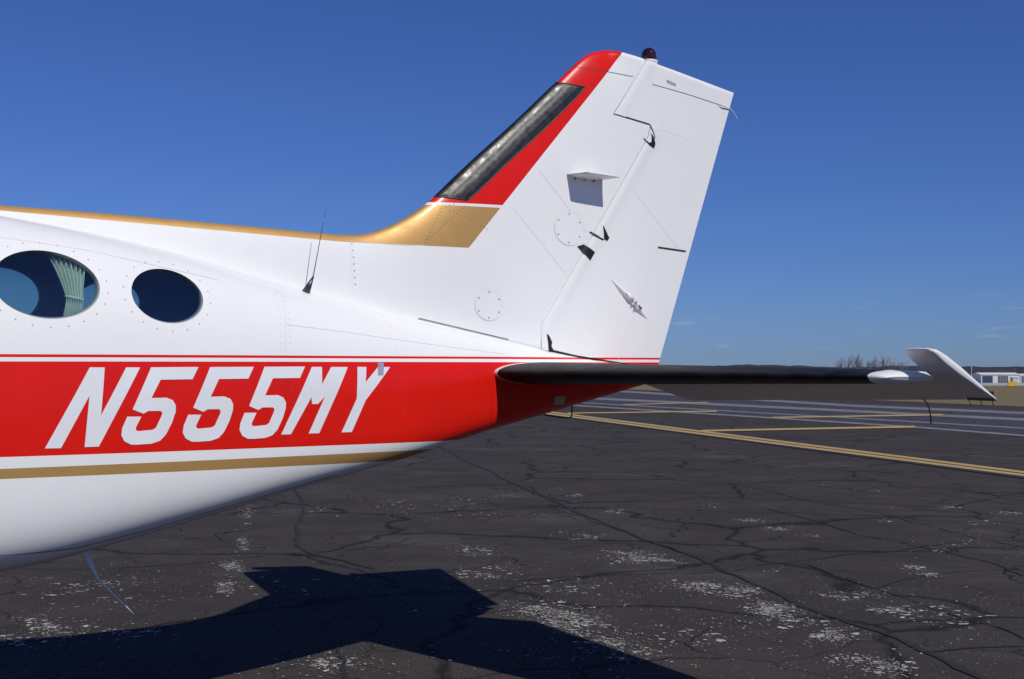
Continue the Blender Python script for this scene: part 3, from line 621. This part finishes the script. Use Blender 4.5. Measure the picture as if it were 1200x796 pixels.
ribbon('tip_seam', [(1.02,3.455),(1.35,3.437),(1.735,3.409)], .0035, M['seamdark'], rudder, .0012, fin_y)
ribbon('tip_seam', [(.43,3.489),(.64,3.486),(.864,3.481)], .0035, M['seamdark'], fin, .0012, fin_y)
ribbon('fin_seam', [(-.681,1.948),(-.52,1.92),(-.299,1.881),(-.09,1.845)], .0042, M['seamdark'], fin, .006, lambda t, z: max(fin_y(t, z), side(t, z) if z < station(t)[1] else 0))
ribbon('fin_seam', [(-.09,1.845),(.05,1.822),(.17,1.800)], .003, M['seam'], fin, .006, lambda t, z: max(fin_y(t, z), side(t, z) if z < station(t)[1] else 0))
for pts in [[(-1.062,2.335),(-1.064,2.08)], [(-1.06,2.345),(-.72,2.338),(-.62,2.352)], [(-.042,2.591),(.323,2.244)], [(.139,2.829),(.49,2.49)], [(.86,2.78),(1.27,2.45)], [(-.33,2.33),(-.55,1.98)]]:
    ribbon('fin_panel_seam', pts, .0016, M['seam'], fin if pts[0][0] < .5 else rudder, .0012, fin_y)
v, f = [], []
for k in range(7): disc(v, f, -1.048, 2.33-.036*k, .006, yfun=fin_y)
o = mesh('fin_screws', v, f, M['screw'], fin, True, False); o['kind'] = 'stuff'
rivets([((-.62,2.36),(-.50,2.56)), ((-.50,2.56),(-.40,2.60)), ((-.45,2.55),(-.22,2.46)), ((-.60,2.38),(-.36,2.58))], plain('rivet_gold', (.24,.14,.05), .4), .0038, .022, fin_y, fin)
rivets([((.93,3.44),(1.06,3.44)), ((.95,3.40),(.86,3.12)), ((1.0,3.40),(.92,3.10)), ((-.68,1.97),(-.2,1.885)), ((.2,2.06),(.95,3.06))], M['rivet'], .0026, .03, fin_y, fin)
for c, z, r_ in [(.355, 2.507, .108), (-.216, 2.035, .093)]:
    ringp = [(c+math.cos(6.283*k/40)*r_, z+math.sin(6.283*k/40)*r_*.93) for k in range(41)]
    cv = poly_decal('inspection_cover', ringp[:-1], M['tail'], fin, .0016, .05, fin_y)
    ribbon('cover_edge', ringp, .0022, M['seam'], cv, .0022, fin_y, 1)
    for k in range(6):
        an = 6.283*k/6+.5; v, f = [], []; disc(v, f, c+math.cos(an)*r_*.84, z+math.sin(an)*r_*.78, .0068, yfun=fin_y, off=.002); mesh('cover_screw', v, f, M['steel'], cv, True, False)
o = poly_decal('placard', [(1.142,3.503),(1.222,3.490),(1.226,3.474),(1.146,3.487)], M['tape'], rudder, .002, .03, fin_y)
for k in range(3): poly_decal('placard_line', [(1.150,3.4975-.005*k),(1.215,3.487-.005*k),(1.216,3.485-.005*k),(1.151,3.4955-.005*k)], M['seam'], o, .003, .05, fin_y)
# rubber de-icing boot wrapped round the fin's leading edge
def boot_fin():
    V, F = [], []; nt, ns = 80, 22
    for i in range(nt+1):
        q0 = i/nt; z = 2.628+(3.378-2.628)*q0; x0 = float(np.interp(z, LEs[:60,1], LEs[:60,0])) if False else None
        lo, hi = -.9, .62
        for _ in range(40):
            md = (lo+hi)/2; lo, hi = (md, hi) if top_z(md) < z else (lo, md)
        x0 = lo; wd = .188-.012*abs(2*q0-1)**12
        for j in range(2*ns+1):
            s = j/ns-1; d_ = abs(s)**1.8*wd; e = .0045*(1-abs(s)**8)*(1-abs(2*q0-1)**40)+.0006
            q = (x0+d_, z-.06*d_); h = fin_h(*q) if d_ > 1e-6 else 0
            V.append((q[0]-e*.67*(1-abs(s)), (math.copysign(1, s)*(h+e*min(1, abs(s)*3)) if s else 0), q[1]+e*.74*(1-abs(s))))
    n = 2*ns+1
    for i in range(nt):
        for j in range(n-1): F.append((i*n+j, i*n+j+1, (i+1)*n+j+1, (i+1)*n+j))
    b = mesh('deicing_boot', V, F, M['boot'], fin); b['label'] = 'worn black rubber strip on the leading edge of the fin'
    for E in ([V[i*n] for i in range(nt+1)], [V[j] for j in range(n)], [V[nt*n+j] for j in range(n)]): tube('boot_edge', E, .0045, M['rubber'], b, 5)
boot_fin()
# blade aerials on both faces of the fin
for sgn in (-1, 1):
    y0 = fin_h(.45, 2.82); V, rings = [], []
    for k, (a, b, dy, th) in enumerate([(.335,.612,0,.016), (.355,.618,.07,.013), (.378,.630,.150,.008), (.384,.628,.156,.003)]):
        rings.append([(x, sgn*(y0-.01+dy), 2.824-(x-.34)*.03+s*th*w) for x, s, w in [(a,0,0),(a+(b-a)*.2,1,.9),(a+(b-a)*.5,1,1),(a+(b-a)*.8,1,.5),(b,0,0),(b-(b-a)*.2,-1,.5),(a+(b-a)*.5,-1,1),(a+(b-a)*.2,-1,.9)]])
    o = loft('blade_antenna', rings, M['tail'], plane); o['label'] = 'white swept blade antenna sticking out of the fin'
    if sgn < 0:
        for x in (.40, .47, .54): tube('mount_screw', [(x, -y0-.002, 2.803), (x, -y0-.010, 2.803)], .005, M['steel'], o, 6)
# rudder tab push rod in its fairing
a, b, c = np.array((.671, 2.236)), np.array((.865, 2.098)), np.array((1.002, 1.993))
def teardrop(name, p, q, w0, w1, hgt, mat):
    rings = []; d_ = (q-p); L = np.hypot(*d_); d_ /= L; nn = np.array((-d_[1], d_[0]))
    for k in range(9):
        s = k/8; w = w0+(w1-w0)*s; hh = hgt[0]+(hgt[1]-hgt[0])*s; ctr = p+d_*L*s; y = fin_h(*ctr)
        rings.append([(ctr[0]+nn[0]*w*math.cos(an), -(y-.004+hh*max(math.sin(an), 0)), ctr[1]+nn[1]*w*math.cos(an)) for an in [math.pi*j/8 for j in range(9)]+[math.pi*1.5]])
    return loft(name, rings, mat, rudder)
teardrop('tab_rod_fairing', a, b-np.array((.02, -.014)), .003, .022, (.003, .034), M['tail'])
teardrop('tab_horn', c, b+np.array((.034, -.026)), .004, .026, (.004, .028), M['tail'])
for dx in (-.012, .014): box('tab_clevis', (.872+dx, -fin_h(.87, 2.09)-.016, 2.094-dx*.8), (.010, .034, .034), M['tail'], rudder, .002)
tube('tab_rod', [(.80, -fin_h(.8,2.1)-.022, 2.145), (.93, -fin_h(.93,2.05)-.022, 2.055)], .006, M['metal'], rudder)
# beacon
bc = empty('beacon', (1.045, 0, 3.597)); bc.parent = plane
def lathe(name, prof, mat, parent, n=24): return loft(name, [[(math.cos(6.28319*k/n)*r, math.sin(6.28319*k/n)*r, z) for k in range(n)] for r, z in prof], mat, parent)
lathe('beacon_base', [(.03,-.12),(.044,-.07),(.052,-.03),(.053,.008),(.056,.012),(.056,.020),(.050,.022)], M['tail'], bc)
o = lathe('beacon_lens', [(.048,.018),(.049,.045),(.046,.068),(.038,.086),(.026,.097),(.012,.103),(.002,.104)], M['beacon'], bc); o['label'] = 'dark red beacon lens on top of the fin'

# ---- tailplane: stabiliser, boot, elevator, horn, tabs (left one reaches towards the camera, right one is its mirror image)
def naca(x): return 5*(.2969*math.sqrt(max(x, 0))-.126*x-.3516*x*x+.2843*x**3-.1015*x**4)
DROOP = math.radians(26)
def lerp(a, b, q): return a+(b-a)*q
def stab_par(l):
    q = (l-.3)/(2.42-.3); return lerp(-.305, .128, q), lerp(.640, .545, q), lerp(.962, .752, q), lerp(1.654, 1.631, q), lerp(.095, .090, q)  # le, hinge, te, z, t/c
def tailplane(sg):
    Y = lambda l: -sg*l
    xs = [0,.003,.008,.018,.035,.06,.10,.16,.24,.34,.45,.56,.66,.75]
    def section(l, le, hg, te, z, tc, off=0.0, x1=None):
        c = te-le; up, lo = [], []
        for x in xs:
            X = le+c*x if x < .74 else hg-.006
            if x1 is not None and x > x1: continue
            h = naca(min((X-le)/c, 1))*tc*c+off; o_ = off*(1-min(x/.02, 1)); up.append((X-o_, Y(l), z+h)); lo.append((X-o_, Y(l), z-h))
        return up[::-1]+lo[1:]
    ls = [.02,.15,.3]+[.3+2.12*i/14 for i in range(1, 15)]
    st = sharp(loft('horizontal_stabilizer', [section(l, *stab_par(l)) for l in ls], M['tail'], plane), 50)
    st['label'] = 'near tailplane surface reaching towards the viewer' if sg > 0 else 'far tailplane surface on the other side'
    rings = []
    for l, dx in [(.30,.014),(.305,.0)]+[(.32+2.095*i/16, 0) for i in range(17)]:
        p = list(stab_par(l)); rings.append([(x+dx, y, z) for x, y, z in section(l, *p, off=.0025, x1=.25)])
    bt = loft('deicing_boot', rings, M['bootblack'], st, caps=False, closed=False); bt['label'] = 'black rubber leading edge strip of the tailplane'
    # rounded tip cap of the stabiliser
    le, hg, te, z, tc = stab_par(2.42); rings = []
    for k in range(9):
        a_ = math.pi/2*k/8; s = math.cos(a_); dl = math.sin(a_)*.075; L = .355
        sp = lambda v_, e_: math.copysign(abs(v_)**e_, v_)
        rings.append([(le+.002+L*.5-sp(math.cos(6.283*j/32), .8)*L*.5*(.80+.20*s), Y(2.415+dl), z-.004+sp(math.sin(6.283*j/32), .85)*.031*s) for j in range(32)])
    loft('stabilizer_tip', rings, M['tail'], st)
    # root fairing, added to block sun reaching the tail cone past the elevator cutout
    rings = [[(.55,Y(.01),1.66),(.55,Y(.30),1.66),(.55,Y(.30),1.630),(.55,Y(.01),1.630)],[(.66,Y(.01),1.66),(.66,Y(.27),1.65),(.66,Y(.27),1.632),(.66,Y(.01),1.632)],[(.82,Y(.005),1.66),(.82,Y(.17),1.645),(.82,Y(.17),1.632),(.82,Y(.005),1.632)],[(.97,Y(.002),1.65),(.97,Y(.05),1.64),(.97,Y(.05),1.634),(.97,Y(.002),1.634)]]
    loft('root_shade_fairing', rings, M['rudder'], st, smooth=False)
    # elevator in its own drooped frame, hinge at the origin
    def el_pt(l, x, h):
        le, hg, te, z, tc = stab_par(min(l, 2.6)); return (hg+x*math.cos(DROOP)+h*math.sin(DROOP), Y(l), z-x*math.sin(DROOP)+h*math.cos(DROOP))
    def el_sec(l, cut=0.0):
        le, hg, te, z, tc = stab_par(l); c = te-le; ch = (te-hg)/math.cos(DROOP)*(1-cut); h0 = naca((hg-le)/c)*tc*c
        prof = [(-.012, .55), (.0, .9), (.03, 1.0), (ch*.5, .56), (ch*.97, .07), (ch, .03)]
        return [el_pt(l, x, h0*q) for x, q in prof]+[el_pt(l, x, -h0*q) for x, q in prof[::-1]]
    secs = [el_sec(.19, .93), el_sec(.25, .68), el_sec(.33, .42), el_sec(.42, .14), el_sec(.47, 0)]+[el_sec(.47+1.98*i/10, 0) for i in range(1, 11)]
    ev = sharp(loft('elevator', secs, M['tail'], plane), 40); ev['label'] = 'near drooping elevator hinged behind the tailplane' if sg > 0 else 'far drooping elevator hinged behind the tailplane'
    # horn balance: the tip of the elevator that swings up ahead of the hinge
    rings = []
    for l, xf, k in [(2.455,-.05,1.0),(2.456,-.245,.95),(2.470,-.266,1),(2.52,-.270,1),(2.575,-.266,1),(2.600,-.254,1.0),(2.607,-.240,.85),(2.610,-.228,.5)]:
        le, hg, te, z, tc = stab_par(l); xb = (te-hg)/math.cos(DROOP)+.0; L = xb-xf; th = .019*k; P = [(0,.0),(.02,.45),(.06,.75),(.16,1),(.4,1.0),(.7,.6),(1,.12)]
        rings.append([el_pt(l, xf+L*x, th*q) for x, q in P]+[el_pt(l, xf+L*x, -th*q) for x, q in P[:0:-1]])
    hb = sharp(loft('horn_balance', rings, M['tail'], ev), 60); hb['label'] = 'upturned white tip of the elevator'
    # trim tab seam, hinge bolts, static wicks
    for l in (1.0, 1.75):
        p = el_pt(l, -.004, -.03); box('hinge_bracket', p, (.05, .014, .03), M['steel'], ev, .002)
    tabv = [el_pt(l, x, q) for l in (2.47, 2.60) for x, q in ((.200,.002),(.232,.002),(.232,-.002),(.200,-.008))]
    mesh('tab_plate', tabv, [(0,1,2,3),(4,5,6,7),(0,1,5,4),(1,2,6,5),(2,3,7,6),(3,0,4,7)], M['steel'] if sg > 0 else M['tail'], ev, False)
    def wick(l, pts, rad=.0035):
        x0 = (stab_par(l)[2]-stab_par(l)[1])/math.cos(DROOP); b_ = Vector(el_pt(l, x0, 0)); tube('static_wick', [b_+Vector(p) for p in pts], rad, M['rubber'], ev, 6)
    if sg > 0:
        wick(2.21, [(-.06,0,.03),(0,0,0),(.018,0,-.012),(.038,0,-.038),(.048,0,-.075),(.051,0,-.115)], .0033)
        for l in (2.46, 2.52, 2.58): wick(l, [(-.02,0,.01),(.01,0,-.008),(.018,0,-.03)], .0018)
        box('tip_bracket', el_pt(2.585, .205, .022), (.014, .02, .018), M['rubber'], ev, .002)
    else:
        wick(1.2, [(-.05,0,.025),(0,0,0),(.06,0,-.02),(.13,0,-.07)], .004); wick(2.1, [(-.05,0,.025),(0,0,0),(.06,0,-.02),(.13,0,-.07)], .004)
    return st, ev
tailplane(1); tailplane(-1)
# tail tie-down loop under the tail cone
tube('tie_down_loop', [(.432,.0,1.49),(.432,.0,1.42),(.428,.0,1.397),(.40,.0,1.392),(.33,.0,1.399),(.24,.0,1.412),(.20,.0,1.44)], .0045, M['rubber'], plane, 6)
# static wick on the rudder
tube('static_wick', [(1.630,-.012,3.412),(1.665,-.014,3.402),(1.735,-.010,3.405),(1.775,-.006,3.388),(1.808,-.002,3.355),(1.838,0,3.315)], [.004,.005,.004,.003,.0022,.0015], M['tail'], rudder, 6)
# whip aerial on the dorsal side and its raised cable line
y = side(-1.36, 2.07) if 2.07 < station(-1.36)[1] else 0
yw = -.185
wa = tube('whip_antenna', [(-1.375,yw,2.052),(-1.352,yw,2.10),(-1.335,yw,2.135)], [.022,.012,.004], M['steel'], plane, 8); wa['label'] = 'thin dark whip antenna on a cone foot beside the fin fairing'
tube('whip_rod', [(-1.337,yw,2.13),(-1.313,yw,2.25),(-1.288,yw,2.38),(-1.268,yw,2.472)], [.0026,.002,.0016,.0012], M['steel'], wa, 6)
# belly blade aerial
rings = []
for q, (x, z, cw, th) in enumerate([(-2.450,.90,.024,.010),(-2.415,.828,.020,.010),(-2.385,.765,.013,.009),(-2.358,.712,.0075,.008),(-2.245,.595,.0055,.006),(-2.195,.541,.0025,.003)]):
    rings.append([(x+math.cos(6.283*j/10)*cw, -.12+math.sin(6.283*j/10)*th, z) for j in range(10)])
o = loft('belly_antenna', rings, M['tail'], plane); o['label'] = 'pale swept rod antenna hanging under the belly'
